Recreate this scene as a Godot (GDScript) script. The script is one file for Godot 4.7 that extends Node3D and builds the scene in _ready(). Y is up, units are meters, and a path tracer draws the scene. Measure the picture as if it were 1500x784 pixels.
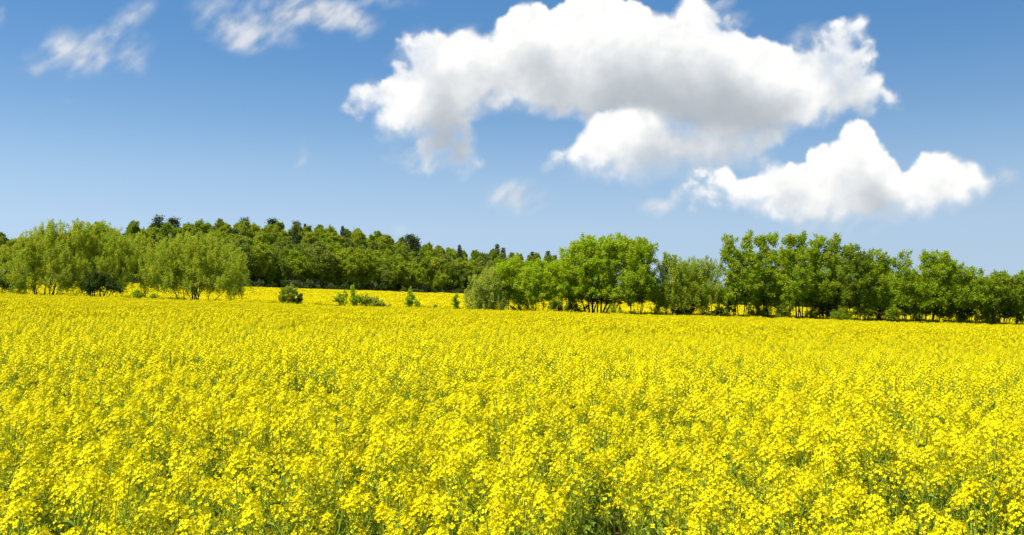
extends Node3D
# A rapeseed field in bloom with a row of willows, a wooded hill and cumulus clouds.
# Units are metres, y up, the camera looks along -z.  "d" below is the distance along -z.

const EYE := Vector3(0, 2.0, 0)
const FOCAL := 1300.0          # in pixels of the 1500 x 784 photograph
const PITCH := 0.0423          # the horizon lies at row 447
const EXPOSURE := 1.5
const SUN_DIR := Vector3(-0.42, 0.84, 0.36)   # towards the sun

var rng := RandomNumberGenerator.new()
var patch_noise := FastNoiseLite.new()
var fine_noise := FastNoiseLite.new()
var petal_mat: StandardMaterial3D
var green_mat: StandardMaterial3D
var leaf_mat: StandardMaterial3D
var needle_mat: StandardMaterial3D
var bark_mat: StandardMaterial3D
var taken := {}
var leaf_tris := 0

# ---------------------------------------------------------------- geometry collector
class Buf:
	var v := PackedVector3Array()
	var c := PackedColorArray()
	func tri(a: Vector3, b: Vector3, d: Vector3, col: Color) -> void:
		v.append(a); v.append(b); v.append(d)
		c.append(col); c.append(col); c.append(col)
	func quad(a: Vector3, b: Vector3, d: Vector3, e: Vector3, col: Color) -> void:
		v.append(a); v.append(b); v.append(d); v.append(a); v.append(d); v.append(e)
		c.append(col); c.append(col); c.append(col); c.append(col); c.append(col); c.append(col)
	func tube(p: PackedVector3Array, r: PackedFloat32Array, sides: int, col: Color) -> void:
		var last := PackedVector3Array()
		for i in p.size():
			var dir := (p[mini(i + 1, p.size() - 1)] - p[maxi(i - 1, 0)])
			if dir.length_squared() < 1e-12:
				dir = Vector3.UP
			dir = dir.normalized()
			var a := dir.cross(Vector3(0.31, 0.2, 0.93)).normalized()
			var b := dir.cross(a)
			var ring := PackedVector3Array()
			for k in sides:
				var t := TAU * k / sides
				ring.append(p[i] + (a * cos(t) + b * sin(t)) * r[i])
			if i > 0:
				for k in sides:
					var m := (k + 1) % sides
					quad(last[k], last[m], ring[m], ring[k], col)
			last = ring
	func join(o: Buf) -> void:
		v.append_array(o.v)
		c.append_array(o.c)

func surface_into(m: ArrayMesh, b: Buf, mat: Material) -> void:
	if b.v.is_empty():
		return
	var arr := []
	arr.resize(Mesh.ARRAY_MAX)
	arr[Mesh.ARRAY_VERTEX] = b.v
	arr[Mesh.ARRAY_COLOR] = b.c
	m.add_surface_from_arrays(Mesh.PRIMITIVE_TRIANGLES, arr)
	m.surface_set_material(m.get_surface_count() - 1, mat)

func mesh_of(b: Buf, mat: Material) -> ArrayMesh:
	var m := ArrayMesh.new()
	surface_into(m, b, mat)
	return m

func numbered(called: String) -> String:
	var n: int = taken.get(called, 0)
	taken[called] = n + 1
	return called if n == 0 else "%s_%03d" % [called, n]

func thing(called: String, label: String, category: String, at_pos: Vector3, group := "") -> Node3D:
	var o := Node3D.new()
	o.name = numbered(called)
	add_child(o)
	o.position = at_pos
	o.set_meta("label", label)
	o.set_meta("category", category)
	if group != "":
		o.set_meta("group", group)
	return o

func part(called: String, m: Mesh, parent: Node3D) -> MeshInstance3D:
	var o := MeshInstance3D.new()
	o.name = called
	o.mesh = m
	parent.add_child(o, true)
	return o

func copy_of(root: Node3D, called: String, at_pos: Vector3, turn: float, scl: Vector3, label := "") -> Node3D:
	var o: Node3D = root.duplicate()
	o.name = numbered(called)
	add_child(o)
	o.position = at_pos
	o.rotation = Vector3(0, turn, 0)
	o.scale = scl
	if label != "":
		o.set_meta("label", label)
	return o

# ---------------------------------------------------------------- the lie of the land
func sstep(a: float, b: float, x: float) -> float:
	var t := clampf((x - a) / (b - a), 0.0, 1.0)
	return t * t * (3.0 - 2.0 * t)

func ground_y(x: float, d: float) -> float:
	var tilt := -0.028 * x if x > 0.0 else -0.033 * x
	if x < 0.0:
		tilt *= 1.0 - 0.6 * sstep(300.0, 600.0, d)
	var y := clampf(tilt, -14.0, 8.0)
	y += (6.5 * sstep(120.0, 175.0, x) - 1.7 * sstep(15.0, 75.0, x)) * sstep(140.0, 300.0, d)
	y += 0.25 * sstep(106.0, 113.0, d) + 2.95 * sstep(112.0, 250.0, d)
	var hill_foot := lerpf(238.0, 336.0, clampf((x + 72.0) / 88.0, 0.0, 1.0))
	y += 20.0 * exp(-pow((x + 105.0) / 120.0, 2.0)) * sstep(hill_foot, hill_foot + 175.0, d)
	y += 6.0 * sstep(380.0, 900.0, d)
	return y

# a point at distance d along the view axis's ground direction, seen through that pixel of the photograph
func at(px: float, py: float, d: float) -> Vector3:
	var r := Vector3((px - 750.0) / FOCAL, (392.0 - py) / FOCAL, -1.0)
	r = r.rotated(Vector3.RIGHT, PITCH)
	return EYE + r * (d / -r.z)

func x_at(px: float, d: float) -> float:
	return (px - 750.0) / FOCAL * d

# ---------------------------------------------------------------- materials
func noise_tex(sd: int, freq: float, stops: Array, cols: Array, size := 512, octaves := 5) -> NoiseTexture2D:
	var n := FastNoiseLite.new()
	n.seed = sd
	n.frequency = freq
	n.fractal_octaves = octaves
	var g := Gradient.new()
	g.offsets = PackedFloat32Array(stops)
	g.colors = PackedColorArray(cols)
	var t := NoiseTexture2D.new()
	t.width = size
	t.height = size
	t.seamless = true
	t.noise = n
	t.color_ramp = g
	return t

func make_materials() -> void:
	petal_mat = StandardMaterial3D.new()
	petal_mat.resource_name = "rapeseed petal"
	petal_mat.vertex_color_use_as_albedo = true
	petal_mat.roughness = 0.6
	petal_mat.metallic_specular = 0.17
	petal_mat.backlight_enabled = true
	petal_mat.backlight = Color(0.8, 0.8, 0.8)
	green_mat = StandardMaterial3D.new()
	green_mat.resource_name = "rapeseed stem and leaf"
	green_mat.vertex_color_use_as_albedo = true
	green_mat.roughness = 0.5
	green_mat.metallic_specular = 0.22
	green_mat.backlight_enabled = true
	green_mat.backlight = Color(0.45, 0.45, 0.45)
	leaf_mat = StandardMaterial3D.new()
	leaf_mat.resource_name = "spring leaf"
	leaf_mat.vertex_color_use_as_albedo = true
	leaf_mat.roughness = 0.55
	leaf_mat.metallic_specular = 0.3
	leaf_mat.backlight_enabled = true
	leaf_mat.backlight = Color(1.0, 1.0, 1.0)   # as much light passes a young leaf as it reflects; the colours below are the two together
	needle_mat = StandardMaterial3D.new()
	needle_mat.resource_name = "conifer needles"
	needle_mat.vertex_color_use_as_albedo = true
	needle_mat.roughness = 0.75
	needle_mat.metallic_specular = 0.25
	bark_mat = StandardMaterial3D.new()
	bark_mat.resource_name = "bark"
	bark_mat.vertex_color_use_as_albedo = true
	bark_mat.roughness = 0.9
	bark_mat.metallic_specular = 0.2
	bark_mat.albedo_texture = noise_tex(5, 0.03, [0.0, 0.5, 1.0], [Color(0.55, 0.52, 0.48), Color(0.8, 0.78, 0.74), Color(1, 1, 1)], 256)
	bark_mat.uv1_triplanar = true
	bark_mat.uv1_scale = Vector3(1.2, 0.4, 1.2)

# ---------------------------------------------------------------- sky
func lin(r: float, g: float, b: float) -> Color:
	return Color(r / 255.0, g / 255.0, b / 255.0).srgb_to_linear()

var sky_stops := []
func air(el: float) -> Color:
	var c: Color = sky_stops[0][1]
	for i in sky_stops.size() - 1:
		if el >= sky_stops[i][0]:
			var t := clampf((el - sky_stops[i][0]) / (sky_stops[i + 1][0] - sky_stops[i][0]), 0.0, 1.0)
			c = (sky_stops[i][1] as Color).lerp(sky_stops[i + 1][1], t)
	return c

func hazier(c: Color, dir: Vector3, sun: Vector3) -> Color:
	# the air is a little brighter on the sun's side
	var k := 1.0 + 0.26 * (dir.dot(sun) - 0.04)
	return Color(c.r * k, c.g * k, c.b * k)

func poly_sdf(p: Vector2, q: PackedVector2Array) -> float:
	var n := q.size()
	var dd := 1e12
	var s := 1.0
	var j := n - 1
	for i in n:
		var e := q[j] - q[i]
		var w := p - q[i]
		var b := w - e * clampf(w.dot(e) / e.length_squared(), 0.0, 1.0)
		dd = minf(dd, b.length_squared())
		var c1 := p.y >= q[i].y
		var c2 := p.y < q[j].y
		var c3 := e.x * w.y > e.y * w.x
		if (c1 and c2 and c3) or (not c1 and not c2 and not c3):
			s = -s
		j = i
	return s * sqrt(dd)

func pts(a: Array) -> PackedVector2Array:
	var o := PackedVector2Array()
	for i in range(0, a.size(), 2):
		o.append(Vector2(a[i], a[i + 1]))
	return o

func make_sky() -> ImageTexture:
	sky_stops = [
		[-90.0, lin(196, 221, 243)], [0.0, lin(199, 223, 245)], [4.9, lin(186, 215, 243)], [8.0, lin(165, 201, 236)], [10.4, lin(143, 185, 228)],
		[12.0, lin(129, 174, 221)], [15.0, lin(108, 158, 212)], [17.0, lin(98, 150, 206)], [19.0, lin(92, 146, 203)], [30.0, lin(74, 128, 188)], [50.0, lin(60, 112, 174)], [90.0, lin(50, 98, 160)]]
	var W := 4096
	var H := 2048
	# wide and coarse: air and scattered cumulus all round
	var cw := 768
	var ch := 384
	var coarse := Image.create(cw, ch, false, Image.FORMAT_RGBF)
	var cn := FastNoiseLite.new()
	cn.seed = 11
	cn.frequency = 0.9
	cn.fractal_octaves = 6
	cn.fractal_gain = 0.52
	var sun := SUN_DIR.normalized()
	for y in ch:
		var el := 90.0 - (y + 0.5) / ch * 180.0
		var ce := cos(deg_to_rad(el))
		var se := sin(deg_to_rad(el))
		var plain_air := air(el)
		for x in cw:
			var az := ((x + 0.5) / cw - 0.5) * TAU
			var dir := Vector3(sin(az) * ce, se, -cos(az) * ce)
			var col := hazier(plain_air, dir, sun)
			if el > 1.5:
				# scattered cumulus on a layer overhead; none inside the photographed part, which is laid out below
				var outside := sstep(34.0, 46.0, absf(rad_to_deg(az)) + 2.5 * maxf(el - 21.0, 0.0)) 
				if outside > 0.0:
					var p := dir * (1.0 / (se + 0.12)) * 1.3
					var s := cn.get_noise_3d(p.x * 1.0, p.y * 0.5, p.z * 1.0)
					var a := sstep(0.10, 0.26, s) * outside * sstep(1.5, 7.0, el)
					if a > 0.0:
						var q := p + sun * 0.16
						var s2 := cn.get_noise_3d(q.x, q.y * 0.5, q.z)
						var l := clampf(0.72 - (s2 - 0.12) * 0.9, 0.45, 1.0)
						col = col.lerp(Color(l, l * 1.005, l * 1.02), a * 0.95)
			coarse.set_pixel(x, y, col)
	coarse.resize(W, H, Image.INTERPOLATE_CUBIC)

	# the photographed part in full: clouds laid out by outline, with broken edges, lit from above
	var heap := [
		pts([512,150, 520,132, 534,120, 548,126, 566,118, 578,104, 582,84, 588,62, 600,48, 622,42, 642,38, 658,54, 672,46, 688,44, 704,56, 722,52, 730,30, 744,18, 760,9, 784,3, 806,16, 826,9, 838,-8, 905,-8, 916,5, 924,0, 940,12, 962,16, 982,17, 992,6, 1006,-4, 1036,2, 1058,14, 1072,34, 1096,47, 1120,50, 1142,60, 1166,73, 1178,62, 1196,52, 1212,42, 1232,34, 1252,27, 1270,30, 1274,54, 1280,76, 1288,96, 1298,124, 1310,150, 1290,158, 1262,162, 1222,170, 1176,180, 1140,196, 1116,210, 1070,210, 1020,198, 975,182, 940,174, 880,172, 850,172, 812,168, 782,166, 756,152, 716,152, 694,168, 682,180, 690,206, 694,232, 684,247, 662,246, 634,236, 604,236, 604,212, 570,196, 544,174, 526,164]),
		pts([806,240, 812,228, 836,222, 846,206, 856,190, 872,172, 892,161, 915,159, 940,162, 962,172, 990,186, 1030,196, 1080,198, 1116,200, 1132,204, 1128,212, 1112,230, 1082,238, 1040,244, 994,247, 950,253, 900,250, 850,247]),
		pts([990,282, 1006,266, 1028,251, 1048,250, 1064,245, 1082,258, 1108,262, 1122,248, 1140,240, 1156,236, 1180,240, 1188,224, 1206,212, 1220,204, 1230,186, 1242,175, 1262,181, 1278,198, 1296,214, 1310,230, 1320,254, 1340,243, 1350,228, 1366,222, 1386,226, 1410,240, 1434,252, 1452,266, 1448,280, 1420,292, 1380,304, 1330,312, 1270,318, 1200,320, 1150,318, 1104,306, 1060,294, 1020,290]),
	]
	# thin ones: centre, half sizes, turn, strength
	var veils := [
		[128, 78, 76, 30, -0.15, 0.8], [176, 36, 46, 16, -0.75, 0.5], [212, 10, 30, 14, -0.9, 0.45], [90, 62, 22, 22, -0.9, 0.45], [60, 102, 36, 8, 0.0, 0.35], [190, 92, 22, 16, 0.5, 0.45],
		[336, 34, 54, 32, 0.5, 0.72], [356, 62, 28, 16, 0.1, 0.8], [420, 22, 66, 26, 0.1, 0.85], [476, 18, 70, 22, 0.22, 0.95], [520, 36, 24, 18, 0.4, 0.75], [560, 2, 54, 10, 0.0, 0.45], [400, 50, 40, 14, 0.3, 0.45],
		[756, 289, 40, 22, 0.0, 0.85], [968, 302, 30, 14, 0.0, 0.6], [1480, 264, 20, 15, 0.4, 0.75], [441, 230, 10, 22, 0.15, 0.24], [2, 24, 8, 14, 0.0, 0.45], [586, 340, 12, 10, 0.0, 0.22], [104, 146, 12, 9, 0.0, 0.25], [738, 158, 20, 9, 0.0, 0.35], [640, 68, 62, 30, -0.2, 0.45], [1222, 332, 60, 22, 0.0, 0.28], [1182, 54, 34, 20, -0.3, 0.4], [1060, 10, 40, 22, 0.6, 0.5], [600, 222, 44, 26, 0.3, 0.45], [540, 140, 30, 24, 0.4, 0.4]]
	# where the heaps thin out: x, y, radius
	var frays := [[600, 78, 56], [604, 222, 74], [540, 150, 44], [1240, 80, 74], [1060, 18, 46], [1182, 62, 40], [680, 215, 50], [1300, 150, 40], [1020, 275, 50], [1120, 215, 40], [820, 238, 26]]
	var gw := 400                      # coarse chart of the outlines, in photograph pixels
	var gh := 180
	var step := 4.5
	var gx0 := -140.0
	var gy0 := -330.0
	var vl := PackedFloat32Array()
	vl.resize(gw * gh)
	for j in gh:
		for i in gw:
			var p := Vector2(gx0 + i * step, gy0 + j * step)
			var s := 0.0
			for w in veils:
				var o := Vector2(p.x - w[0], p.y - w[1])
				if absf(o.x) + absf(o.y) > 130.0:
					continue
				o = o.rotated(-w[4])
				var k: float = 1.0 - sqrt(pow(o.x / w[2], 2.0) + pow(o.y / w[3], 2.0)) * 0.72
				if k > 0.0:
					s = 1.0 - (1.0 - s) * (1.0 - k * w[5])
			vl[j * gw + i] = s
	# for each heap its outline, and how much cloud lies above each point, towards the sun
	var outlines := []
	var aboves := []
	for q in heap:
		var box := Rect2(q[0], Vector2.ZERO)
		for p in q:
			box = box.expand(p)
		box = box.grow(34.0)
		var sd := PackedFloat32Array()
		sd.resize(gw * gh)
		sd.fill(200.0)
		for j in gh:
			for i in gw:
				var p := Vector2(gx0 + i * step, gy0 + j * step)
				if box.has_point(p):
					sd[j * gw + i] = poly_sdf(p, q)
		var above := PackedFloat32Array()
		above.resize(gw * gh)
		for j in gh:
			for i in gw:
				var s := 0.0
				if sd[j * gw + i] < 40.0:
					for k in range(1, 30):
						var jj := j - k
						var ii := i - k * 2 / 5
						if jj < 0 or ii < 0:
							break
						s += clampf(-sd[jj * gw + ii] / 40.0, 0.0, 1.0)
				above[j * gw + i] = s
		outlines.append(sd)
		aboves.append(above)
	var n1 := FastNoiseLite.new()
	n1.seed = 3
	n1.frequency = 0.011
	n1.fractal_octaves = 5
	n1.fractal_gain = 0.55
	var n2 := FastNoiseLite.new()
	n2.seed = 8
	n2.frequency = 0.020
	n2.noise_type = FastNoiseLite.TYPE_CELLULAR
	n2.cellular_return_type = FastNoiseLite.RETURN_DISTANCE
	n2.fractal_type = FastNoiseLite.FRACTAL_FBM
	n2.fractal_octaves = 4
	n2.fractal_gain = 0.6
	var n3 := FastNoiseLite.new()
	n3.seed = 21
	n3.frequency = 0.018
	n3.fractal_octaves = 5
	n3.domain_warp_enabled = true
	n3.domain_warp_amplitude = 34.0
	n3.domain_warp_frequency = 0.012
	var deg_px := W / 360.0
	var x0 := int(W / 2 - 40.0 * deg_px)
	var x1 := int(W / 2 + 40.0 * deg_px)
	var y0 := int(H / 2 - 31.0 * deg_px)
	var y1 := int(H / 2 - 1.0 * deg_px)
	for y in range(y0, y1):
		var el := 90.0 - (y + 0.5) / H * 180.0
		var ce := cos(deg_to_rad(el))
		var se := sin(deg_to_rad(el))
		for x in range(x0, x1):
			var az := ((x + 0.5) / W - 0.5) * TAU
			var dir := Vector3(sin(az) * ce, se, -cos(az) * ce)
			var r := dir.rotated(Vector3.RIGHT, -PITCH)
			var px := 750.0 - r.x / r.z * FOCAL
			var py := 392.0 + r.y / r.z * FOCAL
			var fx := (px - gx0) / step
			var fy := (py - gy0) / step
			var ix := int(fx)
			var iy := int(fy)
			if ix < 0 or iy < 0 or ix >= gw - 1 or iy >= gh - 1:
				continue
			fx -= ix
			fy -= iy
			var o := iy * gw + ix
			var v := lerpf(lerpf(vl[o], vl[o + 1], fx), lerpf(vl[o + gw], vl[o + gw + 1], fx), fy)
			var near_heap := false
			for h in 3:
				if outlines[h][o] < 30.0:
					near_heap = true
			if not near_heap and v <= 0.0:
				continue
			var col := coarse.get_pixel(x, y)
			var wisp := n3.get_noise_2d(px * 1.4, py * 1.4)
			if v > 0.0:
				# drawn out into threads along the wind
				var along := px * 0.82 - py * 0.57
				var across := px * 0.57 + py * 0.82
				var w := 0.5 + 0.62 * n3.get_noise_2d(along * 0.45, across * 1.5) + 0.45 * n3.get_noise_2d(along * 1.3 + 500.0, across * 2.6) + 0.35 * n1.get_noise_2d(px * 1.2, py * 1.2)
				var a := clampf(v * 1.45 * sstep(0.2 - v * 0.8, 1.3, w), 0.0, 0.78)
				var l := 0.68 + 0.2 * w
				col = col.lerp(Color(l * 0.97, l * 0.985, l), a)
			if near_heap:
				var b1 := n1.get_noise_2d(px, py)
				var b2 := n2.get_noise_2d(px, py) + 0.55
				var slow := n1.get_noise_2d(px * 0.45 + 300.0, py * 0.45)
				var relief := n1.get_noise_2d(px - 5.0, py - 9.0) - b1
				var puff := (n2.get_noise_2d(px - 3.0, py - 6.0) + 0.55) - b2
				var fray := 0.0
				for f in frays:
					fray = maxf(fray, 1.0 - Vector2(px - f[0], py - f[1]).length() / f[2])
				fray = sstep(0.0, 0.75, fray)
				for h in 3:
					var sd: PackedFloat32Array = outlines[h]
					var s := lerpf(lerpf(sd[o], sd[o + 1], fx), lerpf(sd[o + gw], sd[o + gw + 1], fx), fy)
					if s > 28.0:
						continue
					var under := mini(o + gw * 3, gw * gh - 1)
					var below := clampf((sd[under] - sd[o]) / (step * 3.0), -1.0, 1.0)   # > 0 under the cloud
					var low := sstep(-0.2, 0.7, below)
					var soft := lerpf(1.8, 17.0, low)
					var e := s + b1 * 12.0 + (b2 * 11.0 - 3.0) * lerpf(1.0, 0.5, low) + wisp * lerpf(6.0, 14.0, low) + 2.0
					soft += 12.0 * clampf(wisp + slow * 1.3 + 0.15, 0.0, 1.0) + 16.0 * fray
					if h == 1:
						soft += 4.0 + clampf((px - 900.0) / 5.0, 0.0, 14.0)
					e += fray * (4.0 + wisp * 26.0)
					var a := 1.0 - sstep(-soft, soft * 0.75, e)
					a *= 1.0 - 0.38 * fray * clampf(0.7 + wisp, 0.0, 1.0)
					if a > 0.0:
						var up_w: PackedFloat32Array = aboves[h]
						var up := lerpf(lerpf(up_w[o], up_w[o + 1], fx), lerpf(up_w[o + gw], up_w[o + gw + 1], fx), fy)
						if h == 1:
							up += clampf((px - 925.0) / 7.0, 0.0, 15.0)      # shaded by the great heap above it
						up += fray * 2.0
						var t := exp(-pow(maxf(0.0, up + b1 * 5.0 + slow * 10.0 - 2.0) / 15.5, 1.8))
						var l := 0.51 + 0.54 * t - relief * 0.16 * (0.15 + t) + puff * 0.20 * (0.1 + t)
						l = lerpf(0.80, clampf(l, 0.47, 1.03), sstep(0.0, 0.85, a))
						var k := clampf((l - 0.45) / 0.55, 0.0, 1.0)
						col = col.lerp(Color(l * lerpf(0.88, 1.0, k), l * lerpf(0.972, 1.0, k), l * lerpf(1.07, 0.985, k)), a)
			coarse.set_pixel(x, y, col)
	# column 0 of a panorama lies straight ahead
	var turned := Image.create(W, H, false, Image.FORMAT_RGBF)
	turned.blit_rect(coarse, Rect2i(W / 2, 0, W / 2, H), Vector2i(0, 0))
	turned.blit_rect(coarse, Rect2i(0, 0, W / 2, H), Vector2i(W / 2, 0))
	return ImageTexture.create_from_image(turned)

# ---------------------------------------------------------------- rapeseed
func flower(b: Buf, p: Vector3, axis: Vector3, size: float, lod: int, col: Color) -> void:
	var u := axis.cross(Vector3(0.3, 0.1, 0.95)).normalized()
	var w := axis.cross(u)
	var spin := rng.randf() * TAU
	if lod == 0:
		for k in 4:
			var t := spin + k * TAU / 4.0 + rng.randf_range(-0.2, 0.2)
			var o := u * cos(t) + w * sin(t)
			var s := u * -sin(t) + w * cos(t)
			var cup := rng.randf_range(0.1, 0.45)
			var base := p + o * size * 0.08
			var mid := p + o * size * 0.62 + axis * size * cup * 0.7
			var tip := p + o * size * 1.0 + axis * size * cup * rng.randf_range(0.5, 1.1)
			var vary := rng.randf_range(0.92, 1.07)
			var cc := Color(col.r * vary, col.g * vary, col.b)
			b.tri(base, mid - s * size * 0.42, mid + s * size * 0.42, cc)
			b.quad(mid - s * size * 0.42, tip - s * size * 0.26, tip + s * size * 0.26, mid + s * size * 0.42, cc)
	else:
		var o := (u * cos(spin) + w * sin(spin)) * size
		var s := (u * -sin(spin) + w * cos(spin)) * size
		var lift := axis * size * 0.35
		b.quad(p - o + lift, p - s, p + o + lift, p + s, col)

func yellow() -> Color:
	var k := rng.randf_range(0.9, 1.06)
	return Color(0.80 * k, 0.718 * k * rng.randf_range(0.96, 1.03), 0.005)

func raceme(pet: Buf, grn: Buf, foot: Vector3, top: Vector3, lod: int, fullness: float) -> void:
	# the flowering end of one stem: buds on top, a dome of open flowers, young pods below
	var ax := (top - foot).normalized()
	var u := ax.cross(Vector3(0.2, 0.1, 0.97)).normalized()
	var w := ax.cross(u)
	var stalk := Color(0.28, 0.36, 0.05)
	var yel := yellow()
	if lod <= 1:
		var n := int((rng.randi_range(24, 34) if lod == 0 else 18) * fullness)
		var ang := rng.randf() * TAU
		for i in n:
			ang += 2.4
			var t := float(i) / n
			var along := 0.002 + 0.066 * pow(t, 1.15)
			var ped := 0.012 + 0.029 * pow(t, 0.6) + rng.randf_range(-0.003, 0.004)
			var o := u * cos(ang) + w * sin(ang)
			var root := top - ax * along
			var p := root + o * ped + ax * (0.014 + 0.01 * (1.0 - t)) 
			if lod == 0:
				var s := o.cross(ax) * 0.0008
				grn.tri(root - s, root + s, p, stalk)
				flower(pet, p, (o * 0.75 + ax * 0.75 + Vector3(rng.randfn(), rng.randfn(), rng.randfn()) * 0.25).normalized(), rng.randf_range(0.0104, 0.0136), 0, yel)
			else:
				flower(pet, p, (o * 0.8 + ax * 0.7).normalized(), rng.randf_range(0.011, 0.0145), 1, yel)
		if lod == 0:
			for i in 9:
				var a := rng.randf() * TAU
				var p := top + (u * cos(a) + w * sin(a)) * rng.randf_range(0.0, 0.009) + ax * rng.randf_range(0.008, 0.02)
				var bc := Color(0.42, 0.46, 0.04)
				grn.quad(p + ax * 0.005, p + u * 0.0022, p - ax * 0.004, p - u * 0.0022, bc)
				grn.quad(p + ax * 0.005, p + w * 0.0022, p - ax * 0.004, p - w * 0.0022, bc)
			var pods := rng.randi_range(8, 16)
			for i in pods:
				ang += 2.4
				var o := u * cos(ang) + w * sin(ang)
				var root := top - ax * (0.10 + 0.012 * i)
				var e := root + o * 0.022 + ax * 0.008
				var tip := e + o * rng.randf_range(0.01, 0.03) + ax * rng.randf_range(0.03, 0.06)
				var s := o.cross(ax) * 0.0017
				var pc := Color(0.26, 0.35, 0.028)
				grn.tri(root, e - s, e + s, pc)
				grn.quad(e - s, tip, e + s, e + o * 0.002, pc)
			for i in 2:
				ang += 2.4
				var o := u * cos(ang) + w * sin(ang)
				var root := top - ax * rng.randf_range(0.07, 0.15)
				flower(pet, root + o * 0.026 + ax * 0.01, (o * 0.9 + ax * 0.4).normalized(), 0.0075, 0, yel)
	else:
		var n := int(9 * fullness)
		for i in n:
			var o := Vector3(rng.randfn(), rng.randfn() * 0.9, rng.randfn()).normalized()
			var p := top - ax * 0.03 + Vector3(o.x * 0.026, o.y * 0.038, o.z * 0.026)
			flower(pet, p, (o + ax * 0.4).normalized(), rng.randf_range(0.015, 0.021), 1, yel)

func bent(a: Vector3, b: Vector3, out: Vector3, n: int) -> PackedVector3Array:
	var r := PackedVector3Array()
	for i in n + 1:
		var t := float(i) / n
		r.append(a.lerp(b, t) + out * (t * (1.0 - t) * 4.0))
	return r

func taper(a: float, b: float, n: int) -> PackedFloat32Array:
	var r := PackedFloat32Array()
	for i in n + 1:
		r.append(lerpf(a, b, float(i) / n))
	return r

# one rapeseed plant 1.25 m tall: {stem, heads: [[petals, greens]], leaves}
func rape_plant(lod: int) -> Dictionary:
	var h := 1.25 * rng.randf_range(0.97, 1.04)
	var stem := Buf.new()
	var heads := []
	var leaves := []
	var lean := Vector3(rng.randf_range(-0.09, 0.09), h, rng.randf_range(-0.09, 0.09))
	var bow := Vector3(rng.randf_range(-0.03, 0.03), 0, rng.randf_range(-0.03, 0.03))
	var sc := Color(0.27, 0.35, 0.028)
	var main := bent(Vector3.ZERO, lean, bow, 6)
	var sides := 5 if lod == 0 else 3
	stem.tube(main, taper(0.0075, 0.0022, 6), sides, sc)
	var tops := [[main[5], main[6], 1.0]]
	var nb := rng.randi_range(4, 6)
	var a := rng.randf() * TAU
	for i in nb:
		a += 2.4 + rng.randf_range(-0.4, 0.4)
		var t := lerpf(0.42, 0.82, float(i) / nb) + rng.randf_range(-0.03, 0.03)
		var foot := Vector3.ZERO.lerp(lean, t) + bow * (t * (1.0 - t) * 4.0)
		var o := Vector3(cos(a), 0, sin(a))
		var reach := rng.randf_range(0.10, 0.22) * lerpf(1.15, 0.7, float(i) / nb)
		var top_y := h * rng.randf_range(0.72, 0.985)
		top_y = maxf(top_y, foot.y + 0.13)
		var tip := Vector3(foot.x, 0, foot.z) + o * reach + Vector3(0, top_y, 0)
		var br := bent(foot, tip, o * reach * 0.22 - Vector3(0, 0.02, 0), 4)
		stem.tube(br, taper(0.0042, 0.0016, 4), 3 if lod < 2 else 3, sc)
		tops.append([br[3], br[4], rng.randf_range(0.12, 1.0)])
		if lod == 0 and rng.randf() < 0.5:
			var b2 := br[2]
			var o2 := Vector3(cos(a + 1.3), 0, sin(a + 1.3))
			var tip2 := b2 + o2 * 0.07 + Vector3(0, rng.randf_range(0.12, 0.2), 0)
			var bb := bent(b2, tip2, o2 * 0.015, 2)
			stem.tube(bb, taper(0.002, 0.001, 2), 3, sc)
			tops.append([bb[1], bb[2], 0.5])
	for t in tops:
		var pet := Buf.new()
		var grn := Buf.new()
		raceme(pet, grn, t[0], t[1], lod, t[2])
		heads.append([pet, grn])
	var nl := 9 if lod == 0 else 5
	for i in nl:
		var lf := Buf.new()
		a += 2.4
		var t := lerpf(0.2, 0.86, float(i) / nl)
		var foot := Vector3.ZERO.lerp(lean, t) + bow * (t * (1.0 - t) * 4.0)
		var o := Vector3(cos(a), 0, sin(a))
		var s := Vector3(-o.z, 0, o.x)
		var l := lerpf(0.20, 0.06, float(i) / nl) * rng.randf_range(0.85, 1.2)
		var wd := l * 0.17
		var m1 := foot + o * l * 0.4 + Vector3(0, l * 0.35, 0)
		var m2 := foot + o * l * 0.78 + Vector3(0, l * 0.36, 0)
		var e := foot + o * l + Vector3(0, l * 0.18, 0)
		var lc := Color(0.17, 0.255, 0.024) * rng.randf_range(0.85, 1.2)
		var dip := Vector3(0, -0.012, 0)
		lf.tri(foot, m1 - s * wd, m1 + dip, lc)
		lf.tri(foot, m1 + dip, m1 + s * wd, lc)
		lf.quad(m1 - s * wd, m2 - s * wd * 0.8, m2 + dip, m1 + dip, lc)
		lf.quad(m1 + dip, m2 + dip, m2 + s * wd * 0.8, m1 + s * wd, lc)
		lf.tri(m2 - s * wd * 0.8, e, m2 + dip, lc)
		lf.tri(m2 + dip, e, m2 + s * wd * 0.8, lc)
		leaves.append(lf)
	return {"stem": stem, "heads": heads, "leaves": leaves}

func head_mesh(hd: Array) -> ArrayMesh:
	var m := ArrayMesh.new()
	surface_into(m, hd[0], petal_mat)
	surface_into(m, hd[1], green_mat)
	return m

func whole(p: Dictionary) -> ArrayMesh:
	var pet := Buf.new()
	var grn := Buf.new()
	grn.join(p.stem)
	for hd in p.heads:
		pet.join(hd[0])
		grn.join(hd[1])
	for l in p.leaves:
		grn.join(l)
	var m := ArrayMesh.new()
	surface_into(m, pet, petal_mat)
	surface_into(m, grn, green_mat)
	return m

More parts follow.
